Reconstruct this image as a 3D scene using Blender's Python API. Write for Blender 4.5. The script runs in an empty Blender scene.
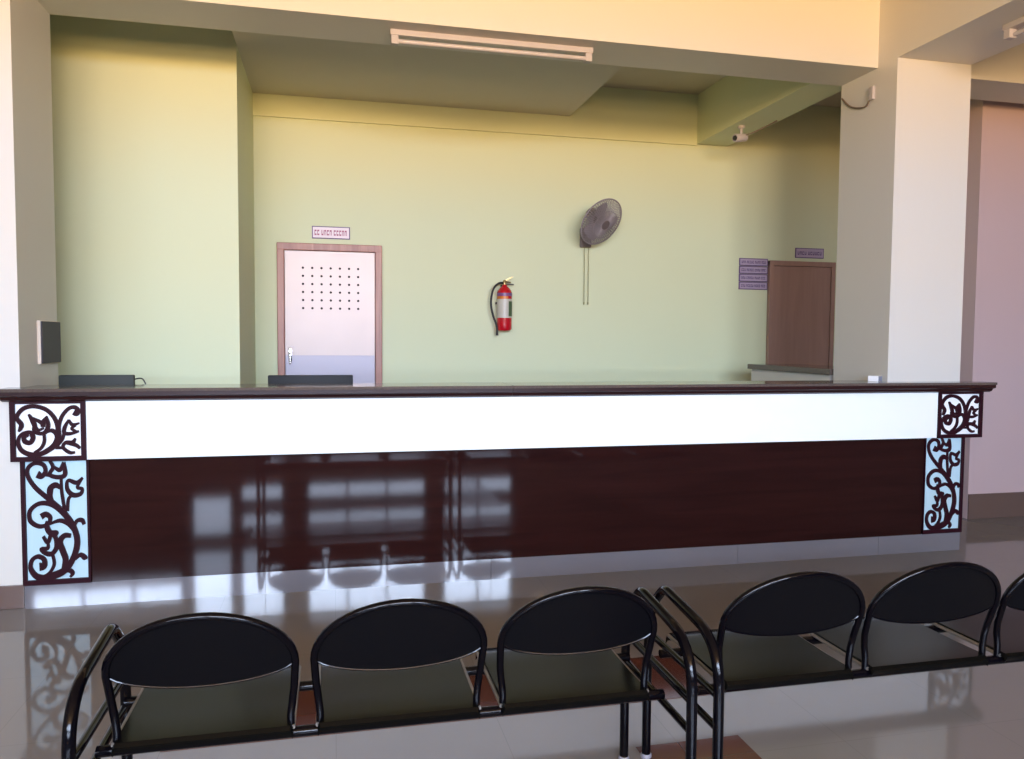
import bpy, bmesh, math, random
from mathutils import Vector, Matrix

C = bpy.context.scene
COL = C.collection
PI = math.pi

# ------------------------------------------------------------------ camera
cam = bpy.data.cameras.new('camera')
cam.sensor_fit = 'HORIZONTAL'
cam.sensor_width = 36.0
cam.lens = 775 / 1024 * 36.0
cam.clip_start = 0.02
camo = bpy.data.objects.new('camera', cam)
COL.objects.link(camo)
yaw, pitch, roll = (math.radians(v) for v in (12.93, 2.997, -0.40))
fw = Vector((math.sin(yaw) * math.cos(pitch), math.cos(yaw) * math.cos(pitch), -math.sin(pitch)))
rt = Vector((math.cos(yaw), -math.sin(yaw), 0))
dn = fw.cross(rt)
r2 = rt * math.cos(roll) + dn * math.sin(roll)
d2 = dn * math.cos(roll) - rt * math.sin(roll)
mw = Matrix.Identity(4)
for i in range(3):
    mw[i][0], mw[i][1], mw[i][2] = r2[i], -d2[i], -fw[i]
mw[2][3] = 1.45
camo.matrix_world = mw
C.camera = camo

# ------------------------------------------------------------------ sky and exposure
SKY = 51.0
GROUND = 59.0
world = bpy.data.worlds.new('sky')
C.world = world
world.use_nodes = True
wn, wl = world.node_tree.nodes, world.node_tree.links
wn.clear()
w_tc = wn.new('ShaderNodeTexCoord')
w_sep = wn.new('ShaderNodeSeparateXYZ')
w_map = wn.new('ShaderNodeMapRange')
w_map.inputs[1].default_value = -1
w_map.inputs[2].default_value = 1
w_ramp = wn.new('ShaderNodeValToRGB')
w_bg = wn.new('ShaderNodeBackground')
w_out = wn.new('ShaderNodeOutputWorld')
el = w_ramp.color_ramp.elements
el[0].position = 0.0
el[0].color = (1.0 * GROUND, 0.61 * GROUND, 0.25 * GROUND, 1)
el[1].position = 1.0
el[1].color = (0.66 * SKY, 0.84 * SKY, 1.15 * SKY, 1)
for p, c in ((0.485, (1.0 * GROUND, 0.62 * GROUND, 0.27 * GROUND, 1)), (0.505, (0.74 * SKY, 0.85 * SKY, 1.10 * SKY, 1)),
             (0.58, (0.72 * SKY, 0.86 * SKY, 1.13 * SKY, 1))):
    e = w_ramp.color_ramp.elements.new(p)
    e.color = c
wl.new(w_tc.outputs['Generated'], w_sep.inputs[0])
wl.new(w_sep.outputs[2], w_map.inputs[0])
wl.new(w_map.outputs[0], w_ramp.inputs[0])
wl.new(w_ramp.outputs[0], w_bg.inputs[0])
wl.new(w_bg.outputs[0], w_out.inputs[0])
w_bg.inputs[1].default_value = 1.0

# openings in the wall behind the photographer (x0, x1, z0, z1); each gets a portal that guides daylight sampling
REAR_Y = -5.0
OPEN = [(-2.40, -1.74, 1.30, 2.00), (-1.60, -0.88, 1.12, 1.90), (-0.48, 1.62, 1.12, 1.90), (1.95, 3.25, 1.12, 1.90),
        (-2.40, -1.74, 2.25, 3.70), (-1.60, -0.88, 2.25, 3.70), (-0.48, 1.62, 2.25, 3.70), (1.95, 3.25, 2.25, 3.70),
        (-4.90, -2.55, 2.62, 3.28)]
for (x0, x1, z0, z1) in OPEN:
    ld = bpy.data.lights.new('daylight_portal', 'AREA')
    ld.shape = 'RECTANGLE'
    ld.size, ld.size_y = x1 - x0, z1 - z0
    ld.cycles.is_portal = True
    lo = bpy.data.objects.new('daylight_portal', ld)
    lo.location = ((x0 + x1) / 2, REAR_Y - 0.02, (z0 + z1) / 2)
    lo.rotation_euler = (PI / 2, 0, 0)
    COL.objects.link(lo)

C.view_settings.view_transform = 'Standard'
C.view_settings.look = 'None'
C.view_settings.gamma = 1
C.view_settings.use_curve_mapping = False
C.view_settings.exposure = -0.06
C.cycles.max_bounces = 10
C.cycles.diffuse_bounces = 6
C.cycles.glossy_bounces = 5
C.cycles.caustics_reflective = False
C.cycles.use_denoising = True


# ------------------------------------------------------------------ materials
def s2l(c):
    return tuple(((v / 255) / 12.92 if v / 255 < 0.04045 else (((v / 255) + 0.055) / 1.055) ** 2.4) for v in c)


def mat(name, rgb, rough=0.5, metal=0.0, spec=0.5, coat=0.0, noise=0.0, nscale=6.0, bump=0.0, bscale=60.0):
    m = bpy.data.materials.new(name)
    m.use_nodes = True
    nt = m.node_tree
    b = nt.nodes['Principled BSDF']
    col = (*s2l(rgb), 1)
    b.inputs['Base Color'].default_value = col
    b.inputs['Roughness'].default_value = rough
    b.inputs['Metallic'].default_value = metal
    b.inputs['Specular IOR Level'].default_value = spec
    b.inputs['Coat Weight'].default_value = coat
    b.inputs['Coat Roughness'].default_value = 0.05
    tc = nt.nodes.new('ShaderNodeTexCoord')
    if noise:
        n = nt.nodes.new('ShaderNodeTexNoise')
        n.inputs['Scale'].default_value = nscale
        n.inputs['Detail'].default_value = 4
        mx = nt.nodes.new('ShaderNodeMix')
        mx.data_type = 'RGBA'
        mx.inputs[6].default_value = tuple(v * (1 - noise) for v in col[:3]) + (1,)
        mx.inputs[7].default_value = tuple(min(1, v * (1 + noise)) for v in col[:3]) + (1,)
        nt.links.new(tc.outputs['Object'], n.inputs['Vector'])
        nt.links.new(n.outputs[0], mx.inputs[0])
        nt.links.new(mx.outputs[2], b.inputs['Base Color'])
    if bump:
        n2 = nt.nodes.new('ShaderNodeTexNoise')
        n2.inputs['Scale'].default_value = bscale
        n2.inputs['Detail'].default_value = 3
        bp = nt.nodes.new('ShaderNodeBump')
        bp.inputs['Strength'].default_value = bump
        bp.inputs['Distance'].default_value = 0.004
        nt.links.new(tc.outputs['Object'], n2.inputs['Vector'])
        nt.links.new(n2.outputs[0], bp.inputs['Height'])
        nt.links.new(bp.outputs[0], b.inputs['Normal'])
    return m


def tile_mat(name, rgb, joint, size, rough, noise=0.06):
    m = mat(name, rgb, rough, noise=noise, nscale=1.7)
    nt = m.node_tree
    b = nt.nodes['Principled BSDF']
    src = b.inputs['Base Color'].links[0].from_socket
    tc = nt.nodes.new('ShaderNodeTexCoord')
    br = nt.nodes.new('ShaderNodeTexBrick')
    br.offset = 0
    br.inputs['Scale'].default_value = 1
    br.inputs['Mortar Size'].default_value = 0.0015
    br.inputs['Mortar Smooth'].default_value = 0.2
    br.inputs['Brick Width'].default_value = size
    br.inputs['Row Height'].default_value = size
    mx = nt.nodes.new('ShaderNodeMix')
    mx.data_type = 'RGBA'
    mx.inputs[7].default_value = (*s2l(joint), 1)
    nt.links.new(tc.outputs['Object'], br.inputs['Vector'])
    nt.links.new(br.outputs['Fac'], mx.inputs[0])
    nt.links.new(src, mx.inputs[6])
    nt.links.new(mx.outputs[2], b.inputs['Base Color'])
    return m


def wood_mat(name, c1, c2, rough, coat=0.0, scale=(1.2, 14, 14), spec=0.5):
    m = mat(name, c1, rough, coat=coat, spec=spec)
    nt = m.node_tree
    b = nt.nodes['Principled BSDF']
    tc = nt.nodes.new('ShaderNodeTexCoord')
    mp = nt.nodes.new('ShaderNodeMapping')
    mp.inputs['Scale'].default_value = scale
    n = nt.nodes.new('ShaderNodeTexNoise')
    n.inputs['Scale'].default_value = 2.0
    n.inputs['Detail'].default_value = 6
    n.inputs['Distortion'].default_value = 0.6
    rp = nt.nodes.new('ShaderNodeValToRGB')
    rp.color_ramp.elements[0].position = 0.35
    rp.color_ramp.elements[1].position = 0.7
    rp.color_ramp.elements[0].color = (*s2l(c1), 1)
    rp.color_ramp.elements[1].color = (*s2l(c2), 1)
    nt.links.new(tc.outputs['Object'], mp.inputs[0])
    nt.links.new(mp.outputs[0], n.inputs['Vector'])
    nt.links.new(n.outputs[0], rp.inputs[0])
    nt.links.new(rp.outputs[0], b.inputs['Base Color'])
    return m


M = {}
M['green'] = mat('pale_green_paint', (210, 216, 178), 0.55, noise=0.02, nscale=1.5, bump=0.05)
M['cream'] = mat('cream_paint', (212, 208, 200), 0.5, noise=0.015, nscale=1.5, bump=0.05)
M['farwall'] = mat('bounce_cutting_beige', (140, 132, 122), 0.6, noise=0.02)  # invented darker tone for the unseen walls, cuts bounced light
M['pink'] = mat('pink_paint', (192, 168, 168), 0.5, noise=0.02, nscale=1.5, bump=0.05)
M['ceil'] = mat('ceiling_paint', (196, 190, 174), 0.7, noise=0.02)
M['floor'] = tile_mat('vitrified_tile', (122, 116, 110), (112, 107, 101), 0.6, 0.06)
M['inlay'] = tile_mat('brown_tile', (84, 46, 34), (72, 42, 32), 0.4, 0.1)
M['skirt'] = mat('brown_skirting_tile', (100, 80, 72), 0.2, noise=0.06)
M['plinth'] = mat('grey_plinth_tile', (112, 109, 114), 0.04, spec=1.0, noise=0.05, nscale=4)
M['panel'] = wood_mat('dark_maroon_laminate', (36, 17, 16), (45, 22, 20), 0.045, scale=(0.6, 8, 8), spec=0.22)
M['white'] = mat('white_laminate', (246, 248, 250), 0.25)
M['lattice'] = mat('maroon_cutout_board', (44, 15, 24), 0.5, spec=0.12)
M['backing'] = mat('pale_blue_acrylic', (186, 214, 224), 0.3)
M['nosing'] = wood_mat('dark_wood_nosing', (40, 18, 18), (50, 24, 23), 0.35, spec=0.25, scale=(0.6, 10, 10))
M['granite'] = mat('brown_granite', (92, 80, 74), 0.10, noise=0.35, nscale=90)
M['black'] = mat('black_enamel', (6, 5, 9), 0.12, spec=0.2)
M['seat'] = mat('black_seat_enamel', (8, 8, 7), 0.22, spec=0.10)
M['seatback'] = mat('black_back_enamel', (7, 7, 10), 0.35, spec=0.15, bump=0.03, bscale=300)
M['edge'] = mat('seat_edge_highlight', (120, 112, 104), 0.35, metal=0.7)  # pale metal paints in the highlight along the seats' rolled edges
M['foot'] = mat('grey_rubber', (140, 136, 144), 0.5)
M['alu'] = mat('door_sheet', (192, 174, 167), 0.36, metal=0.1, noise=0.08, nscale=3)
M['kick'] = mat('door_kick_sheet', (170, 163, 176), 0.4, metal=0.1)
M['frame'] = wood_mat('door_frame_wood', (150, 98, 84), (176, 122, 104), 0.4, scale=(10, 10, 1.0))
M['browndoor'] = wood_mat('brown_door_wood', (150, 118, 102), (160, 126, 110), 0.4, scale=(9, 9, 0.7))
M['hole'] = mat('dark_hole', (30, 24, 26), 0.8)
M['chrome'] = mat('chrome', (210, 210, 212), 0.15, metal=1)
M['red'] = mat('red_enamel', (190, 16, 34), 0.2, coat=0.5)
M['label'] = mat('cylinder_label', (196, 190, 178), 0.4)
M['labelgreen'] = mat('label_green', (70, 92, 60), 0.4)
M['labelorange'] = mat('label_orange', (206, 120, 40), 0.4)
M['labelpurple'] = mat('label_purple', (120, 80, 130), 0.4)
M['rubber'] = mat('black_rubber', (26, 26, 24), 0.5)
M['brass'] = mat('brass', (190, 170, 120), 0.3, metal=1)
M['fan'] = mat('grey_fan_plastic', (142, 132, 134), 0.4)
M['fandark'] = mat('dark_fan_plastic', (104, 92, 92), 0.4)
M['cord'] = mat('fan_cord', (150, 150, 110), 0.6)
M['whiteplastic'] = mat('white_plastic', (186, 178, 176), 0.4)
M['lens'] = mat('dark_lens', (18, 18, 20), 0.1)
M['tube'] = mat('unlit_tube_glass', (190, 182, 180), 0.2)
M['cable'] = mat('brown_cable', (110, 92, 76), 0.6)
M['switchgrey'] = mat('grey_switch_plate', (66, 62, 70), 0.5, spec=0.15)
M['switchlit'] = mat('lit_switch_box_edge', (222, 206, 190), 0.4)  # pale tone paints the lit front edge of the grey switch box
M['monitor'] = mat('black_monitor_plastic', (22, 25, 29), 0.5, spec=0.2)
M['monitor2'] = mat('dark_grey_monitor_plastic', (48, 52, 50), 0.5, spec=0.2)
M['screen'] = mat('screen_glass', (10, 12, 14), 0.1)
M['signwhite'] = mat('sign_sheet', (232, 214, 222), 0.4)
M['signlilac'] = mat('sign_lilac', (176, 160, 182), 0.4)
M['signink'] = mat('sign_purple_ink', (96, 72, 118), 0.5)
M['signred'] = mat('sign_red_ink', (168, 88, 120), 0.5)
M['bluegrey'] = mat('blue_grey_card', (140, 144, 160), 0.5)


# ------------------------------------------------------------------ mesh helpers
class MB:
    def __init__(self):
        self.bm = bmesh.new()

    def box(self, x0, x1, y0, y1, z0, z1, bevel=0.0, seg=2):
        r = bmesh.ops.create_cube(self.bm, size=1.0)
        vs = r['verts']
        for v in vs:
            v.co = Vector((x0 + (v.co.x + .5) * (x1 - x0), y0 + (v.co.y + .5) * (y1 - y0), z0 + (v.co.z + .5) * (z1 - z0)))
        if bevel:
            es = list({e for v in vs for e in v.link_edges})
            bmesh.ops.bevel(self.bm, geom=es, offset=bevel, segments=seg, affect='EDGES', profile=0.6)
        return self

    def tube(self, pts, r, n=12, closed=False, cap=True):
        pts = [Vector(p) for p in pts]
        N = len(pts)
        rs = r if isinstance(r, (list, tuple)) else [r] * N
        tang = []
        for i in range(N):
            a = pts[(i - 1) % N] if closed or i > 0 else pts[i]
            b = pts[(i + 1) % N] if closed or i < N - 1 else pts[i]
            tang.append((b - a).normalized())
        up = Vector((0, 0, 1)) if abs(tang[0].z) < 0.9 else Vector((0, 1, 0))
        nrm = (up - tang[0] * up.dot(tang[0])).normalized()
        rings = []
        for i in range(N):
            t = tang[i]
            nrm = (nrm - t * nrm.dot(t)).normalized()
            bi = t.cross(nrm)
            rings.append([self.bm.verts.new(pts[i] + (nrm * math.cos(2 * PI * k / n) + bi * math.sin(2 * PI * k / n)) * rs[i]) for k in range(n)])
        for i in range(N if closed else N - 1):
            A, B = rings[i], rings[(i + 1) % N]
            for k in range(n):
                self.bm.faces.new((A[k], A[(k + 1) % n], B[(k + 1) % n], B[k]))
        if cap and not closed:
            self.bm.faces.new(list(reversed(rings[0])))
            self.bm.faces.new(rings[-1])
        return self

    def lathe(self, prof, n=24, mtx=None):
        mtx = mtx or Matrix.Identity(4)
        rings = []
        for (r, z) in prof:
            if r < 1e-6:
                rings.append([self.bm.verts.new(mtx @ Vector((0, 0, z)))])
            else:
                rings.append([self.bm.verts.new(mtx @ Vector((r * math.cos(2 * PI * k / n), r * math.sin(2 * PI * k / n), z))) for k in range(n)])
        for A, B in zip(rings, rings[1:]):
            for k in range(n):
                a0, a1 = A[k % len(A)], A[(k + 1) % len(A)]
                b0, b1 = B[k % len(B)], B[(k + 1) % len(B)]
                f = [v for i, v in enumerate((a0, a1, b1, b0)) if v not in (a0, a1, b1, b0)[:i]]
                if len(f) >= 3:
                    self.bm.faces.new(f)
        return self

    def prism(self, poly, fn):
        """poly: 2-D outline; fn(u, v, k) gives the point on side k (0 front, 1 back)"""
        A = [self.bm.verts.new(fn(u, v, 0)) for u, v in poly]
        B = [self.bm.verts.new(fn(u, v, 1)) for u, v in poly]
        n = len(poly)
        self.bm.faces.new(A)
        self.bm.faces.new(list(reversed(B)))
        for i in range(n):
            self.bm.faces.new((A[i], B[i], B[(i + 1) % n], A[(i + 1) % n]))
        return self

    def ribbon(self, pts, ws, fn):
        """flat cut-out stroke of varying width"""
        n = len(pts)
        L, R_ = [], []
        for i in range(n):
            a, b = pts[max(0, i - 1)], pts[min(n - 1, i + 1)]
            dx, dy = b[0] - a[0], b[1] - a[1]
            d = math.hypot(dx, dy) or 1
            nx, ny = -dy / d, dx / d
            w = ws[i] / 2
            L.append((pts[i][0] + nx * w, pts[i][1] + ny * w))
            R_.append((pts[i][0] - nx * w, pts[i][1] - ny * w))
        V = [[self.bm.verts.new(fn(u, v, k) + Vector((0, 2.5e-5 * q, 0))) for q, (u, v) in enumerate(S)] for S in (L, R_) for k in (0, 1)]
        Lf, Lb, Rf, Rb = V
        for i in range(n - 1):
            self.bm.faces.new((Lf[i], Lf[i + 1], Rf[i + 1], Rf[i]))
            self.bm.faces.new((Lb[i], Rb[i], Rb[i + 1], Lb[i + 1]))
            self.bm.faces.new((Lf[i], Lb[i], Lb[i + 1], Lf[i + 1]))
            self.bm.faces.new((Rf[i], Rf[i + 1], Rb[i + 1], Rb[i]))
        self.bm.faces.new((Lf[0], Rf[0], Rb[0], Lb[0]))
        self.bm.faces.new((Lf[-1], Lb[-1], Rb[-1], Rf[-1]))
        return self

    def build(self, name, m, parent=None, smooth=False, loc=None):
        bmesh.ops.recalc_face_normals(self.bm, faces=self.bm.faces[:])
        me = bpy.data.meshes.new(name)
        self.bm.to_mesh(me)
        self.bm.free()
        me.materials.append(m)
        if smooth:
            for p in me.polygons:
                p.use_smooth = True
            me.set_sharp_from_angle(angle=math.radians(40))
        o = bpy.data.objects.new(name, me)
        COL.objects.link(o)
        if parent:
            o.parent = parent
        if loc:
            o.location = loc
        return o


def tag(o, label=None, cat=None, group=None, kind=None):
    if label: o['label'] = label
    if cat: o['category'] = cat
    if group: o['group'] = group
    if kind: o['kind'] = kind
    return o


def empty(name, loc, label, cat, group=None, kind=None, rz=0):
    o = bpy.data.objects.new(name, None)
    o.empty_display_size = 0.1
    o.location = loc
    o.rotation_euler = (0, 0, rz)
    COL.objects.link(o)
    return tag(o, label, cat, group, kind)


def copy_tree(o, parent=None):
    c = o.copy()
    COL.objects.link(c)
    if parent:
        c.parent = parent
    for ch in list(o.children):
        copy_tree(ch, c)
    return c


def fillet(pts, rad, seg=7):
    pts = [Vector(p) for p in pts]
    out = [pts[0]]
    for i in range(1, len(pts) - 1):
        a, b, c = pts[i - 1], pts[i], pts[i + 1]
        r = rad[i - 1] if isinstance(rad, (list, tuple)) else rad
        r = min(r, (a - b).length * .49, (c - b).length * .49)
        p, q = b + (a - b).normalized() * r, b + (c - b).normalized() * r
        for k in range(seg + 1):
            t = k / seg
            out.append(p * (1 - t) ** 2 + b * 2 * t * (1 - t) + q * t * t)
    out.append(pts[-1])
    return out


def catmull(pts, seg=8):
    P = [pts[0]] + list(pts) + [pts[-1]]
    out = []
    for i in range(1, len(P) - 2):
        p0, p1, p2, p3 = P[i - 1], P[i], P[i + 1], P[i + 2]
        for k in range(seg):
            t = k / seg
            out.append(tuple(0.5 * (2 * b + (c - a) * t + (2 * a - 5 * b + 4 * c - d) * t * t + (3 * b - a - 3 * c + d) * t ** 3)
                             for a, b, c, d in zip(p0, p1, p2, p3)))
    out.append(tuple(pts[-1]))
    return out


def struct(name, mb, m, label, cat):
    return tag(mb.build(name, m), label, cat, kind='structure')


# ------------------------------------------------------------------ the room
CEIL = 3.80
XL, XR, YB = -5.0, 9.0, 7.0
struct('floor', MB().box(XL, XR, REAR_Y, YB, -0.10, 0.0), M['floor'], 'pale glossy vitrified tile floor of the hall', 'floor')
struct('ceiling', MB().box(XL, XR, REAR_Y, YB, CEIL, CEIL + 0.12), M['ceil'], 'flat painted ceiling above the hall and counter', 'ceiling')
struct('wall_back', MB().box(XL, XR, YB, YB + 0.15, 0, CEIL), M['green'], 'long pale green wall behind the counter', 'wall')
struct('wall_left', MB().box(XL - 0.15, XL, REAR_Y, YB, 0, CEIL), M['farwall'], 'beige side wall out of view on the left', 'wall')
struct('wall_right', MB().box(XR, XR + 0.15, REAR_Y, YB, 0, CEIL), M['farwall'], 'beige side wall out of view on the right', 'wall')
# wall behind the photographer, pierced by the window openings
rw = MB()
xs = [XL, -4.90, -2.55, -2.40, -1.74, -1.60, -0.88, -0.48, 1.62, 1.95, 3.25, XR]
for i in range(len(xs) - 1):
    a, b = xs[i], xs[i + 1]
    ops = sorted((o[2], o[3]) for o in OPEN if abs(o[0] - a) < 1e-6 and abs(o[1] - b) < 1e-6)
    z = 0.0
    for (z0, z1) in ops:
        rw.box(a, b, REAR_Y - 0.12, REAR_Y, z, z0)
        z = z1
    rw.box(a, b, REAR_Y - 0.12, REAR_Y, z, CEIL)
struct('wall_rear', rw, M['farwall'], 'beige wall with windows behind the photographer', 'wall')
for i, (x0, x1, z0, z1) in enumerate(OPEN):
    f = MB()
    t = 0.035
    f.box(x0, x0 + t, REAR_Y - 0.09, REAR_Y - 0.04, z0, z1).box(x1 - t, x1, REAR_Y - 0.09, REAR_Y - 0.04, z0, z1)
    f.box(x0, x1, REAR_Y - 0.085, REAR_Y - 0.045, z0, z0 + t).box(x0, x1, REAR_Y - 0.085, REAR_Y - 0.045, z1 - t, z1)
    nb = max(1, round((x1 - x0) / 0.7))
    for k in range(1, nb):
        xm = x0 + (x1 - x0) * k / nb
        f.box(xm - 0.02, xm + 0.02, REAR_Y - 0.085, REAR_Y - 0.045, z0, z1)
    if 0.75 < z1 - z0 < 0.8:
        f.box(x0, x1, REAR_Y - 0.085, REAR_Y - 0.045, 1.38, 1.66)
    struct('window_%d' % (i + 1), f, M['monitor2'], 'window frame in the wall behind the photographer', 'window')

PF, PB = 4.545, 5.13         # front and back of the pillars
struct('wall_front_left', MB().box(XL, -1.612, PF, PB, 0, CEIL), M['cream'], 'cream pillar wall at the left end of the counter', 'wall')
struct('trim_1', MB().box(3.655, 4.235, PF, PB, 0, CEIL), M['cream'], 'tall cream pillar at the right end of the counter', 'pillar')
struct('trim_2', MB().box(-1.612, 3.655, 4.738, PB, 3.328, CEIL), M['cream'], 'broad cream beam spanning between the two pillars', 'beam')
struct('trim_3', MB().box(4.235, XR, 4.738, PB, 3.318, CEIL), M['cream'], 'cream beam to the right of the right pillar', 'beam')
struct('trim_4', MB().box(3.655, 4.235, REAR_Y, PF, 3.333, CEIL), M['cream'], 'cream ceiling beam running from right pillar toward the viewer', 'beam')
struct('trim_5', MB().box(3.41, 3.735, PB, YB - 0.025, 3.335, CEIL), M['green'], 'pale green side beam meeting the back wall at right', 'beam')
struct('trim_6', MB().box(-0.66, 3.41, YB - 0.025, YB, 3.322, CEIL), M['green'], 'shallow ledge band along the top of the back wall', 'beam')
struct('trim_7', MB().box(-0.66, 2.13, PB, YB - 0.025, 3.507, CEIL), M['ceil'], 'lowered ceiling slab above the left of the counter', 'ceiling slab')
struct('wall_alcove_left', MB().box(XL, -0.66, 5.86, YB, 0, CEIL), M['green'], 'pale green wall block left of the steel door', 'wall')
struct('wall_pink', MB().box(5.06, XR, 5.30, YB, 0, CEIL), M['pink'], 'pink painted wall at the far right', 'wall')
struct('baseboard_left', MB().box(XL, -1.615, PF - 0.012, PF, 0, 0.125, 0.003), M['skirt'], 'brown tile skirting under the left pillar wall', 'baseboard')
struct('baseboard_right', MB().box(5.06, XR, 5.288, 5.30, 0, 0.205, 0.003), M['skirt'], 'brown tile skirting under the pink wall', 'baseboard')
struct('trim_8', MB().box(-0.60, 1.50, 2.84, 3.25, 0.0, 0.0015), M['inlay'], 'brown tile band set in the floor under the benches', 'floor inlay')
struct('trim_9', MB().box(1.04, 1.44, 1.2, 2.52, 0.0, 0.0015), M['inlay'], 'brown tile patch set in the floor near bench ends', 'floor inlay')

# ------------------------------------------------------------------ reception counter
YC = 4.515
ct = empty('reception_counter', (1.3, 4.53, 0), 'long dark maroon reception counter with white fascia band and scrollwork corners', 'counter')
ct_off = Vector((-1.3, -4.53, 0))


def cpart(name, mb, m, parent=None, smooth=False):
    for v in mb.bm.verts:
        v.co += ct_off
    return mb.build(name, m, parent or ct, smooth)


cpart('body', MB().box(-1.60, 3.645, PF, 4.72, 0.125, 1.12).box(3.645, 4.255, PF - .014, PF, 0.125, 1.12), M['panel'])
PX = [-1.607, -0.386, 0.915, 2.55, 3.60, 4.255]
LEAN = [-0.001, -0.0012, -0.001, -0.001, -0.001]   # slight tile lean, shaped to steer the window reflections
for i in range(5):
    a, b = PX[i], PX[i + 1]
    y = YC + (0.004 if i == 0 else 0)
    g = MB()
    g.prism([(y + min(0, LEAN[i]), 0.0), (PF, 0.0), (PF, 0.125), (y, 0.125)], lambda u, w_, k: Vector((a + .001 if k == 0 else b - .001, u, w_)))
    cpart('plinth_tile', g, M['plinth'])
cpart('front_panel', MB().box(-1.279, 3.938, YC, PF, 0.125, 0.79), M['panel'])
cpart('fascia_band', MB().box(-1.278, 3.997, 4.47, PF, 0.797, 1.118, 0.002), M['white'])

# scrollwork, traced as flat cut-out strokes. Coordinates are in a 420 x 700 (tall) or 775 x 615 (square) drawing
TALL = [
    ([(185, 700), (300, 668), (362, 605), (395, 510), (375, 420), (320, 340), (238, 268), (150, 195), (104, 130), (106, 82), (150, 56), (198, 68), (210, 104), (186, 130), (160, 118)], (30, 30, 26, 26, 24, 22, 20, 18, 17, 17, 17, 17, 18, 22, 30)),
    ([(378, 440), (335, 365), (255, 295), (172, 280), (112, 318), (112, 376), (165, 408), (218, 396), (232, 362), (206, 342), (178, 354)], (14, 20, 19, 18, 18, 18, 17, 16, 18, 22, 26)),
    ([(225, 398), (290, 380), (345, 402), (380, 445)], (10, 16, 18, 14)),
    ([(214, 380), (212, 415), (230, 446), (268, 448), (258, 470)], (14, 22, 22, 18, 10)),
    ([(186, 464), (214, 500), (236, 456), (262, 476), (266, 530), (236, 564), (196, 558), (172, 534), (212, 532), (214, 500)], (12, 16, 16, 18, 20, 20, 18, 14, 16, 10)),
    ([(240, 566), (250, 620), (226, 664), (186, 692)], (12, 14, 14, 14)),
    ([(200, 700), (140, 686), (106, 640), (116, 594), (152, 576), (188, 594), (188, 630), (160, 634)], (24, 24, 20, 18, 18, 20, 26, 34)),
    ([(356, 468), (316, 466), (288, 500), (306, 556), (320, 600), (304, 660)], (16, 22, 26, 26, 26, 18)),
    ([(378, 412), (398, 384), (428, 384), (440, 408)], (14, 16, 18, 14)),
    ([(380, 600), (412, 578), (440, 596), (446, 606)], (14, 18, 22, 14)),
    ([(290, 668), (340, 662), (362, 680), (346, 700)], (12, 18, 18, 10)),
    ([(236, 44), (256, 82), (234, 122), (286, 138), (328, 124), (322, 56)], (12, 16, 16, 18, 20, 14)),
    ([(322, 56), (298, 98), (262, 80)], (14, 18, 10)),
    ([(304, 140), (306, 220), (322, 330)], (12, 14, 14)),
    ([(226, 238), (234, 200), (270, 182), (304, 204)], (14, 22, 24, 10)),
    ([(246, 196), (238, 240), (246, 270)], (14, 16, 14)),
    ([(436, 146), (398, 172), (346, 158), (340, 206), (374, 240), (420, 236), (432, 208), (402, 196), (436, 146)], (12, 18, 14, 18, 20, 18, 14, 14, 10)),
    ([(374, 240), (346, 262), (338, 330)], (12, 14, 14)),
    ([(206, 118), (232, 126)], (18, 14)),
]
SQ = [
    ([(176, 372), (196, 340), (204, 300), (160, 236), (190, 176), (250, 134), (340, 122), (450, 152), (528, 220), (570, 310), (574, 410), (548, 500), (480, 558), (390, 600), (290, 604), (200, 560), (166, 480), (196, 408), (270, 384), (330, 392)],
     (14, 30, 34, 30, 30, 32, 30, 30, 30, 32, 36, 44, 40, 36, 36, 32, 28, 26, 34, 20)),
    ([(310, 400), (320, 440), (290, 484), (240, 474), (226, 436), (262, 398)], (36, 34, 34, 34, 30, 40)),
    ([(280, 200), (318, 262), (340, 320), (330, 360)], (14, 34, 34, 26)),
    ([(318, 236), (390, 276), (420, 300)], (14, 26, 24)),
    ([(468, 222), (430, 280), (424, 330)], (12, 36, 30)),
    ([(462, 228), (478, 310), (452, 376), (400, 396), (340, 376), (328, 330)], (14, 30, 32, 28, 26, 24)),
    ([(350, 330), (380, 360), (430, 340)], (18, 20, 18)),
    ([(430, 392), (434, 470), (400, 540), (330, 586)], (20, 24, 24, 22)),
    ([(450, 386), (510, 366), (556, 400), (568, 470)], (18, 30, 32, 30)),
    ([(566, 520), (588, 430), (586, 330), (620, 226), (690, 150), (752, 136), (790, 172), (772, 200), (742, 184)], (30, 30, 28, 28, 28, 30, 34, 40, 44)),
    ([(690, 262), (650, 330), (640, 390), (700, 402), (790, 378)], (16, 28, 28, 26, 18)),
    ([(690, 262), (726, 312), (798, 296)], (14, 26, 14)),
    ([(760, 320), (718, 350), (770, 384)], (16, 22, 16)),
    ([(640, 384), (622, 450), (578, 512)], (22, 24, 18)),
    ([(754, 450), (720, 494), (650, 492), (624, 540), (690, 592), (746, 592)], (16, 36, 28, 24, 26, 18)),
    ([(700, 500), (760, 520), (800, 552)], (30, 28, 20)),
    ([(548, 540), (640, 545)], (24, 20)),
]


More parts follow.
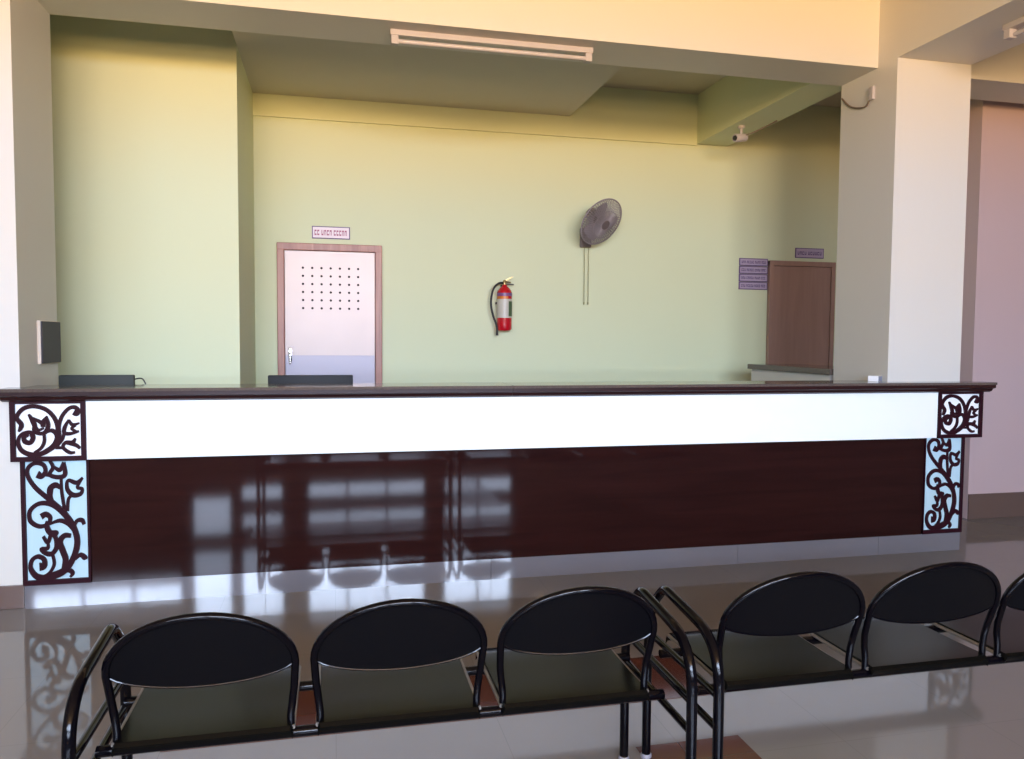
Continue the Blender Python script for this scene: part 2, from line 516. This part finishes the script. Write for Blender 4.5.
def lattice(strokes, x0, x1, z0, z1, yf, u0, u1, v0, v1, bars):
    fx = lambda u: x0 + (u - u0) / (u1 - u0) * (x1 - x0)
    fz = lambda v: z1 - (v - v0) / (v1 - v0) * (z1 - z0)
    b = MB()
    for j, (pts, ws) in enumerate(strokes):
        P = catmull([(p[0], p[1], w) for p, w in zip(pts, ws)], 7)
        yy = yf + 0.00023 * j
        b.ribbon([(p[0], p[1]) for p in P], [p[2] * 1.36 for p in P], lambda u, v, k: Vector((fx(u), yy + 0.012 * k, fz(v))))
    l, r, t, bt = bars
    b.box(x0, x0 + l, yf - 0.002, yf + 0.014, z0, z1).box(x1 - r, x1, yf - 0.002, yf + 0.014, z0, z1)
    if t:
        b.box(x0, x1, yf - 0.0025, yf + 0.014, z1 - t, z1)
    b.box(x0, x1, yf - 0.0025, yf + 0.014, z0, z0 + bt)
    return b


for (a, sq) in ((-1.607, -1.636), (3.938, 3.997)):
    bk = cpart('backing_panel', MB().box(a, a + 0.328 if a < 0 else 4.255, YC, PF - .001, 0.128, 0.80), M['backing'])
    cpart('scrollwork', lattice(TALL, a, a + 0.328 if a < 0 else 4.255, 0.128, 0.80, YC - 0.013, 60, 478, 35, 735, (0.020, 0.012, 0, 0.026) if a < 0 else (0.006, 0.018, 0, 0.026)), M['lattice'], bk)
    w = 0.358
    bk = cpart('corner_box', MB().box(sq, sq + w, 4.475, PF - .001, 0.795, 1.118), M['white'])
    cpart('scrollwork', lattice(SQ, sq, sq + w, 0.795, 1.118, 4.475 - 0.013, 90, 868, 55, 672, (0.024, 0.024, 0.022, 0.024)), M['lattice'], bk)

# moulded nosing and the two stone tops
prof = [(4.40, 1.160), (4.40, 1.140), (4.425, 1.132), (4.432, 1.118), (4.455, 1.108), (PF, 1.108), (PF, 1.160)]
JX = 1.02
for (a, b_) in ((-1.665, JX - .001), (JX + .001, 4.395)):
    g = MB()
    g.prism(prof, lambda u, v, k: Vector((a if k == 0 else b_, u, v)))
    cpart('nosing', g, M['nosing'])
    g = MB().box(a - .004, b_ + (.004 if b_ > 2 else 0), 4.392, PF - .001, 1.160, 1.178, 0.004)
    aa, bb = max(a, -1.60), min(b_, 3.645)
    g.box(aa, bb, PF - .001, 4.75, 1.160, 1.1775, 0.003)
    cpart('stone_top', g, M['granite'])
# staff desk behind the counter
dk = empty('staff_desk', (0.93, 5.14, 0), 'low dark staff desk hidden behind the counter', 'desk')
MB().box(-2.45, 2.45, -0.36, 0.36, 0.72, 0.75, 0.003).build('desk_top', M['panel'], dk)
for x in (-2.44, 0.0, 2.40):
    MB().box(x, x + .04, -.35, .35, 0, 0.72).build('desk_leg', M['panel'], dk)

# return counter along the right side, behind the pillar
sc = empty('side_counter', (3.9, 5.75, 0), 'low pale side counter with dark stone top behind the right pillar', 'counter')
MB().box(-0.23, 0.25, -0.56, 0.58, 0, 1.195).build('body', M['cream'], sc)
MB().box(-0.26, 0.27, -0.60, 0.60, 1.195, 1.24, 0.004).build('stone_top', M['granite'], sc)


# ------------------------------------------------------------------ waiting benches
def make_bench(shift, seats, hx, extra=0.0):
    W, P = 0.79, 0.506
    root = empty('waiting_bench', (0, 0, 0), '', 'bench', 'waiting benches facing the counter')
    YR, YF = 2.108, 2.385
    for i in range(-1, seats - 1):
        cx = i * P + shift
        # seat: dished sheet with rolled rear and front edges
        s = MB()
        hw = 0.221
        prof = [(2.085, 0.398), (2.080, 0.410), (2.088, 0.420), (2.12, 0.4215), (2.22, 0.419), (2.34, 0.419), (2.44, 0.421), (2.490, 0.418), (2.512, 0.405), (2.515, 0.385)]
        cols = [-1, -.97, -.6, -.2, .2, .6, .97, 1]
        G = [[s.bm.verts.new((cx + c * hw, y, z - (0.012 if abs(c) == 1 else 0))) for c in cols] for (y, z) in prof]
        G2 = [[s.bm.verts.new((cx + c * (hw - .0012), y + (0.0012 if j < 4 else -.0012), z - 0.004 - (0.010 if abs(c) == 1 else 0))) for c in cols] for j, (y, z) in enumerate(prof)]
        for Q in (G, G2):
            for r in range(len(prof) - 1):
                for c in range(len(cols) - 1):
                    s.bm.faces.new((Q[r][c], Q[r][c + 1], Q[r + 1][c + 1], Q[r + 1][c]))
        nr, nc = len(prof), len(cols)
        for r in range(nr - 1):
            s.bm.faces.new((G[r][0], G[r + 1][0], G2[r + 1][0], G2[r][0]))
            s.bm.faces.new((G[r][-1], G[r + 1][-1], G2[r + 1][-1], G2[r][-1]))
        for c in range(nc - 1):
            s.bm.faces.new((G[0][c], G[0][c + 1], G2[0][c + 1], G2[0][c]))
            s.bm.faces.new((G[-1][c], G[-1][c + 1], G2[-1][c + 1], G2[-1][c]))
        so = s.build('seat', M['seat'], root, True)
        for sd in (-1, 1):
            MB().tube([(cx + sd * hw, 2.10, 0.409), (cx + sd * hw, 2.49, 0.409)], 0.006, 8).build('seat_edge', M['edge'], so, True)
        # back: oval sheet inside a bent tube
        def back_y(z):
            t = max(0.0, z - 0.50)
            return 2.112 - 0.34 * t + 0.12 * t * t if t else 2.112 - 0.0
        def bow(u):
            return -0.018 * (1 - u * u)
        pts = []
        zc, hz = 0.600, 0.156
        for z in (0.402, 0.44, 0.48, 0.52):
            w = hx - 0.014 + 0.012 * max(0, min(1, (z - 0.44) / 0.1))
            pts.append((-w, z))
        for k in range(0, 25):
            a = PI - PI * k / 24
            pts.append((hx * math.cos(a), zc + hz * math.sin(a) * (0.98 + 0.02 * math.sin(a))))
        for z in (0.52, 0.48, 0.44, 0.402):
            w = hx - 0.014 + 0.012 * max(0, min(1, (z - 0.44) / 0.1))
            pts.append((w, z))
        P3 = [(cx + x, back_y(z) + bow(x / hx) * max(0, min(1, (z - .5) / .1)), z) for x, z in pts]
        fr = MB().tube(P3, 0.0105, 12)
        b = MB()
        n = 22
        T, B = [], []
        for k in range(n + 1):
            u = -0.985 + 1.97 * k / n
            x = hx * u
            zt = zc + (hz - 0.002) * math.sqrt(max(0, 1 - u * u))
            zb = zc + 0.005 - 0.052 * math.sqrt(max(0, 1 - u * u * 0.98))
            T.append((x, zt))
            B.append((x, zb))
        rows = 6
        for k in (0, 1):
            V = []
            for r in range(rows + 1):
                t = r / rows
                V.append([b.bm.verts.new((cx + x, back_y(zb + (zt - zb) * t) + bow(x / hx) + (0.0015 if k == 0 else -0.0015), zb + (zt - zb) * t)) for (x, zt), (_, zb) in zip(T, B)])
            for r in range(rows):
                for c in range(n):
                    b.bm.faces.new((V[r][c], V[r][c + 1], V[r + 1][c + 1], V[r + 1][c]))
            if k == 0:
                V0 = V
        for c in range(n):
            b.bm.faces.new((V0[0][c], V0[0][c + 1], V[0][c + 1], V[0][c]))
            b.bm.faces.new((V0[-1][c], V0[-1][c + 1], V[-1][c + 1], V[-1][c]))
        for r in range(rows):
            b.bm.faces.new((V0[r][0], V0[r + 1][0], V[r + 1][0], V[r][0]))
            b.bm.faces.new((V0[r][-1], V0[r + 1][-1], V[r + 1][-1], V[r][-1]))
        bo = b.build('backrest', M['seatback'], root, True)
        fr.build('backrest_tube', M['black'], bo, True)
        MB().tube([(cx + B[k][0], back_y(B[k][1]) + bow(B[k][0] / hx), B[k][1]) for k in range(n + 1)], 0.0035, 8).build('backrest_hem', M['black'], bo, True)
    MB().tube([(-W + .015, YR, 0.392), (W + extra - .015, YR, 0.392)], 0.0145, 14).build('rear_rail', M['black'], root, True)
    MB().tube([(-W + .015, YF, 0.392), (W + extra - .015, YF, 0.392)], 0.0145, 14).build('front_rail', M['black'], root, True)
    for sd in (-1, 1):
        x = sd * W + (extra if sd > 0 else 0)
        path = fillet([(x, 1.948, 0.012), (x, 1.950, 0.60), (x, 2.325, 0.638), (x, 2.43, 0.545), (x, 2.455, 0.40), (x, 2.455, 0.012)], [0.14, 0.035, 0.06, 0.06], 9)
        e = MB().tube(path, 0.0155, 14).build('end_frame', M['black'], root, True)
        MB().tube([(x, 1.95, 0.352), (x, 2.455, 0.352)], 0.0115, 12).build('crossbar', M['black'], e, True)
        MB().tube([(x, 1.95, 0.446), (x, 2.452, 0.446)], 0.0115, 12).build('crossbar', M['black'], e, True)
        for y in (1.948, 2.455):
            MB().lathe([(0.0, 0), (0.019, 0), (0.019, 0.010), (0.016, 0.014), (0, 0.014)], 14, Matrix.Translation((x, y, 0))).build('foot_cap', M['foot'], e, True)
    return root


b1 = make_bench(-0.007, 3, 0.229)
b1['label'] = 'black steel three-seat waiting bench at left with oval backs'
b1.location = (0.180, 0, 0)
b2 = make_bench(0.030, 4, 0.237, 0.506)
b2['label'] = 'longer black steel waiting bench with oval backs cut by the right frame edge'
b2.location = (1.842, 0, 0)

# ------------------------------------------------------------------ doors and signs
d1 = empty('door_1', (-0.03, YB, 0), 'steel door with a grid of vent holes in a wooden frame', 'door', kind='structure')
f = MB().box(-0.445, -0.385, -0.05, 0, 0, 2.262, 0.006).box(0.385, 0.445, -0.05, 0, 0, 2.262, 0.006).box(-0.445, 0.445, -0.052, 0, 2.200, 2.262, 0.006)
f.build('door_frame', M['frame'], d1)
lf = MB().box(-0.383, 0.383, -0.030, -0.004, 0.01, 2.198, 0.003).build('door_leaf', M['alu'], d1)
h = MB()
for i in range(7):
    for j in range(6):
        x = -0.230 + i * 0.468 / 6
        z = 2.052 - j * 0.348 / 5
        h.lathe([(0, 0), (0.0105, 0), (0.0105, 0.002), (0, 0.002)], 10, Matrix.Translation((x, -0.0305, z)) @ Matrix.Rotation(PI / 2, 4, 'X'))
h.build('vent_holes', M['hole'], lf)
MB().box(-0.38, 0.38, -0.036, -0.030, 0.02, 1.295, 0.002).build('kick_panel', M['kick'], lf)
hd = MB().box(-0.355, -0.325, -0.040, -0.030, 1.24, 1.36, 0.004)
hd.tube(fillet([(-0.34, -0.038, 1.32), (-0.34, -0.075, 1.32), (-0.34, -0.075, 1.22)], 0.02), 0.008, 10)
hd.build('door_handle', M['chrome'], lf, True)

d2_ = empty('door_2', (4.58, YB, 0), 'plain brown wooden door behind the right pillar', 'door', kind='structure')
MB().box(-0.37, -0.325, -0.045, 0, 0, 2.245, 0.005).box(0.325, 0.37, -0.045, 0, 0, 2.245, 0.005).box(-0.37, 0.37, -0.046, 0, 2.195, 2.245, 0.005).build('door_frame', M['browndoor'], d2_)
MB().box(-0.323, 0.323, -0.03, -0.003, 0.01, 2.193, 0.003).build('door_leaf', M['browndoor'], d2_)


def sign(name, x0, x1, z0, z1, rows, label, frame_m, face_m, inks):
    o = empty(name, ((x0 + x1) / 2, YB, z0), label, 'sign')
    w, hh = (x1 - x0) / 2, z1 - z0
    MB().box(-w, w, -0.012, 0, 0, hh, 0.002).build('sign_border', frame_m, o)
    MB().box(-w + .008, w - .008, -0.0135, -0.011, .008, hh - .008).build('sign_face', face_m, o)
    rnd = random.Random(len(label))
    for r, (zc, th, words, ink) in enumerate(rows):
        g = MB()
        tot = sum(words) + 0.5 * (len(words) - 1)
        x = -w + .022
        k = (2 * w - .044) / tot
        for wd in words:
            n = int(wd)
            for c in range(n):
                xa = x + c * k
                xb = xa + k * 0.72
                t = 0.28 * th
                q = rnd.choice((0, 1, 2))
                g.box(xa, xa + k * .2, -0.0145, -0.013, zc - th / 2, zc + th / 2)
                if q != 1:
                    g.box(xb - k * .2, xb, -0.0145, -0.013, zc - th / 2, zc + th / 2)
                if q != 2:
                    g.box(xa, xb, -0.0145, -0.013, zc + th / 2 - t, zc + th / 2)
                if q != 0:
                    g.box(xa, xb, -0.0145, -0.013, zc - th / 2, zc - th / 2 + t)
            x += (wd + .5) * k
        g.build('lettering', ink, o)
    return o


sign('door_sign', -0.183, 0.140, 2.309, 2.416, [(0.052, 0.046, (2, 4, 5), M['signred'])], 'small pinkish white sign with red lettering above steel door', M['signink'], M['signwhite'], None)
for i in range(4):
    z1 = 2.262 - i * 0.0775
    sign('notice_strip', 3.895, 4.205, z1 - 0.0745, z1, [(0.037, 0.026, (3, 5, 4, 3), M['signink'])],
         ['topmost lilac notice strip of the stack left of the brown door', 'second lilac notice strip from the top beside the brown door',
          'third lilac notice strip from the top beside the brown door', 'lowest lilac notice strip of the stack left of the brown door'][i], M['signink'], M['signlilac'], None)['group'] = 'notice strips left of the brown door'
sign('door_sign', 4.51, 4.83, 2.282, 2.382, [(0.048, 0.034, (4, 6), M['signink'])], 'dim lilac sign with purple lettering above brown door', M['signink'], M['signlilac'], None)

# ------------------------------------------------------------------ fire extinguisher
fx = empty('fire_extinguisher', (1.512, YB - 0.085, 1.525), 'red fire extinguisher with black hose hanging on green wall', 'fire extinguisher')
R = 0.068
MB().lathe([(0, 0), (R - .012, 0), (R - .003, .008), (R, .02), (R, .345), (R - .006, .365), (R - .022, .385), (0.024, .402), (0.020, .415), (0, .415)], 28).build('cylinder_body', M['red'], fx, True)


def wrap(r, z0, z1, a0, a1, n=16):
    b = MB()
    V = []
    for rr in (r, r + 0.0012):
        for z in (z0, z1):
            V.append([b.bm.verts.new((rr * math.cos(a0 + (a1 - a0) * k / n), rr * math.sin(a0 + (a1 - a0) * k / n), z)) for k in range(n + 1)])
    for k in range(n):
        b.bm.faces.new((V[2][k], V[2][k + 1], V[3][k + 1], V[3][k]))
        b.bm.faces.new((V[0][k], V[1][k], V[1][k + 1], V[0][k + 1]))
        b.bm.faces.new((V[0][k], V[0][k + 1], V[2][k + 1], V[2][k]))
        b.bm.faces.new((V[1][k], V[3][k], V[3][k + 1], V[1][k + 1]))
    return b


lb = wrap(R, .115, .285, PI * 1.0, PI * 1.98).build('label_sheet', M['label'], fx, True)
wrap(R + .001, .13, .265, PI * 1.62, PI * 1.95).build('label_print', M['labelgreen'], lb, True)
wrap(R, .287, .310, PI * 1.0, PI * 1.6).build('label_orange', M['labelorange'], fx, True)
wrap(R, .312, .340, PI * 1.0, PI * 1.98).build('label_purple', M['labelpurple'], fx, True)
v = MB().lathe([(0, .41), (.016, .41), (.018, .425), (.018, .45), (.012, .458), (0, .458)], 16)
v.tube([(0, 0, .435), (0.03, -.01, .44), (.055, -.012, .436)], .007, 8)
v.build('valve', M['brass'], fx, True)
MB().prism([(-.012, .452), (.07, .492), (.075, .484), (.0, .440)], lambda u, w_, k: Vector((u, -.009 + .018 * k, w_))).build('lever', M['brass'], fx)
MB().prism([(-.012, .430), (.085, .424), (.085, .414), (-.006, .418)], lambda u, w_, k: Vector((u, -.008 + .016 * k, w_))).build('carry_handle', M['rubber'], fx)
hs = catmull([(-.012, -.005, .432), (-.06, -.012, .424), (-.108, -.015, .37), (-.128, -.015, .26), (-.112, -.015, .15), (-.076, -.015, .05), (-.07, -.015, -.01)], 8)
ho = MB().tube(hs, .010, 10).build('hose', M['rubber'], fx, True)
MB().lathe([(0, 0), (.013, 0), (.011, .05), (0.008, .06), (0, .06)], 12, Matrix.Translation((-.069, -.015, -.045))).build('nozzle', M['rubber'], ho, True)
MB().box(-.02, .02, .06, .085, .2, .42, .003).box(-R - .004, R + .004, .03, .062, .24, .26, .002).build('wall_bracket', M['rubber'], fx)

# ------------------------------------------------------------------ wall fan
fn = empty('wall_fan', (2.30, YB, 2.33), 'grey oscillating wall fan with two pull cords on green wall', 'fan')
MB().box(-.055, .055, -.035, 0, -.02, .16, .012).build('wall_plate', M['fandark'], fn, True)
ctr = Vector((0.045, -0.33, 0.175))
axis = Vector((0.37, -0.75, -0.55)).normalized()
zq = axis.to_track_quat('Z', 'Y').to_matrix().to_4x4()
T = Matrix.Translation(ctr) @ zq
MB().tube(fillet([(0, -.02, .07), (0, -.16, .07), (-.02, -.25, .19)], .06), .022, 12).build('arm', M['fandark'], fn, True)
MB().lathe([(0, -.19), (.035, -.188), (.055, -.17), (.062, -.13), (.062, -.07), (.05, -.05), (0, -.05)], 20, T).build('motor_housing', M['fandark'], fn, True)
cage = MB()
RF = 0.222
for k in range(60):
    a = 2 * PI * k / 60
    ca, sa = math.cos(a), math.sin(a)
    cage.tube([T @ Vector((r * ca, r * sa, z)) for r, z in ((.045, .062), (.12, .058), (.18, .04), (RF, 0.0), (.18, -.035), (.11, -.052), (.05, -.055))], .0032, 5)
for r, z, t in ((RF, 0, .007), (.13, .057, .003), (.13, -.05, .003)):
    cage.tube([T @ Vector((r * math.cos(2 * PI * k / 40), r * math.sin(2 * PI * k / 40), z)) for k in range(40)], t, 6, closed=True)
cg = cage.build('guard', M['fan'], fn, True)
MB().lathe([(0, .068), (.042, .066), (.046, .058), (0, .056)], 20, T).build('guard_badge', M['fandark'], cg, True)
hub = MB().lathe([(0, .035), (.03, .03), (.036, .0), (.036, -.03), (0, -.03)], 18, T).build('hub', M['fan'], fn, True)
for k in range(3):
    b = MB()
    V = []
    for i in range(9):
        r = .03 + .15 * i / 8
        for j in range(6):
            w = (j / 5 - .5) * (0.75 + .55 * math.sin(PI * (i + 2) / 11))
            a = 2 * PI * k / 3 + w
            V.append((r * math.cos(a), r * math.sin(a), (j / 5 - .5) * .042))
    A = [b.bm.verts.new(T @ Vector(p)) for p in V]
    B = [b.bm.verts.new(T @ Vector((p[0], p[1], p[2] - .002))) for p in V]
    for i in range(8):
        for j in range(5):
            q = (i * 6 + j, i * 6 + j + 1, (i + 1) * 6 + j + 1, (i + 1) * 6 + j)
            b.bm.faces.new([A[t] for t in q])
            b.bm.faces.new([B[t] for t in reversed(q)])
    rim = [i * 6 for i in range(9)] + [48 + j for j in range(1, 6)] + [i * 6 + 5 for i in range(7, -1, -1)] + [j for j in range(4, 0, -1)]
    for a_, b_ in zip(rim, rim[1:] + rim[:1]):
        b.bm.faces.new((A[a_], A[b_], B[b_], B[a_]))
    b.build('blade', M['fan'], fn, True)
for x in (-.012, .028):
    MB().tube([(x, -.03, -.01), (x, -.03, -.53)], .0035, 6).lathe([(0, -.555), (.007, -.55), (.006, -.53), (0, -.525)], 8, Matrix.Translation((x, -.03, 0))).build('pull_cord', M['cord'], fn, True)


# ------------------------------------------------------------------ tube lights
def tube_light(loc, rz, label):
    o = empty('tube_light', loc, label, 'light', 'unlit tube lights under the beams', rz=rz)
    MB().box(-.648, .648, -.030, .030, -.035, 0, .004).build('batten', M['whiteplastic'], o)
    MB().tube([(-.60, -.01, -.066), (.60, -.01, -.066)], .014, 14).build('tube', M['tube'], o, True)
    for s in (-1, 1):
        MB().box(s * .62 - .022, s * .62 + .022, -.026, .026, -.086, -.034, .004).build('lamp_holder', M['whiteplastic'], o)
    return o


tube_light((0.99, 4.885, 3.328), 0, 'unlit white tube light under beam between the pillars')
tube_light((3.915, 3.30, 3.333), PI / 2, 'unlit tube light at the top right frame edge')

# ------------------------------------------------------------------ small fittings
cc = empty('security_camera', (3.50, 6.30, 3.336), 'small white bullet security camera under the side beam', 'camera')
MB().lathe([(0, 0), (.03, 0), (.03, -.02), (.012, -.03), (.012, -.085), (0, -.085)], 16).build('mount', M['whiteplastic'], cc, True)
Tc = Matrix.Translation((-.01, 0, -.105)) @ Matrix.Rotation(math.radians(200), 4, 'Z') @ Matrix.Rotation(math.radians(100), 4, 'Y')
bd = MB().lathe([(0, -.07), (.032, -.07), (.036, -.06), (.036, .06), (.032, .066), (0, .066)], 18, Tc).build('camera_body', M['whiteplastic'], cc, True)
MB().lathe([(0, .064), (.024, .064), (.022, .070), (0, .070)], 16, Tc).build('lens', M['lens'], bd, True)
MB().tube(catmull([(.03, -.01, -.085), (.10, -.06, -.06), (.16, -.14, -.03), (.20, -.24, -.008)], 6), .006, 8).build('camera_cable', M['cable'], cc, True)

jb = empty('junction_box', (3.655, 4.78, 3.17), 'small pale junction box with drooping wire on right pillar', 'junction box')
MB().box(-.022, 0, -.022, .022, -.045, .045, .005).build('box_cover', M['whiteplastic'], jb, True)
MB().tube(catmull([(-.012, .02, -.04), (-.012, .06, -.075), (-.010, .15, -.06), (-.010, .24, -.02), (-.010, .33, .06)], 6), .006, 8).build('wire', M['cable'], jb, True)

sb = empty('switch_box', (-1.612, 4.97, 1.29), 'grey switch box on the shaded side of left pillar', 'switch box')
MB().box(0, .018, -.170, .140, 0, .245, .004).build('back_box', M['switchlit'], sb)
MB().box(.018, .026, -.165, .135, .004, .241, .004).build('cover_plate', M['switchgrey'], sb)


def monitor(name, x, y, w, top, m, label, cable):
    o = empty(name, (x, y, 0.75), label, 'monitor', 'computer monitors behind the counter')
    t = top - .75
    hd_ = MB().box(-w / 2, w / 2, -.03, .012, .10, t, .008).build('screen_housing', m, o, True)
    MB().box(-w / 2 + .02, w / 2 - .02, .012, .016, .13, t - .02).build('screen', M['screen'], hd_)
    MB().box(-.03, .03, -.055, -.03, .01, t - .12, .006).box(-.12, .12, -.10, .08, 0, .014, .005).build('stand', m, o, True)
    if cable:
        MB().tube(catmull([(w / 2 - .01, -.02, t - .03), (w / 2 + .05, -.03, t - .025), (w / 2 + .07, -.03, t - .12), (w / 2 + .02, -.02, t - .3)], 6), .004, 8).build('monitor_cable', M['rubber'], o, True)
    return o


monitor('computer_monitor', -1.361, 5.0, .405, 1.221, M['monitor2'], 'dark grey monitor top behind left end of counter', True)
monitor('computer_monitor', -0.142, 5.0, .514, 1.216, M['monitor'], 'black monitor top in front of the steel door', False)

cb = empty('small_carton', (3.60, 4.60, 1.178), 'small white carton with grey side on counter by right pillar', 'box', rz=math.radians(-60))
MB().box(-.035, .035, -.03, .03, 0, .038, .002).build('carton_body', M['white'], cb)
MB().box(.035, .0365, -.029, .029, .001, .037).build('carton_side', M['bluegrey'], cb)
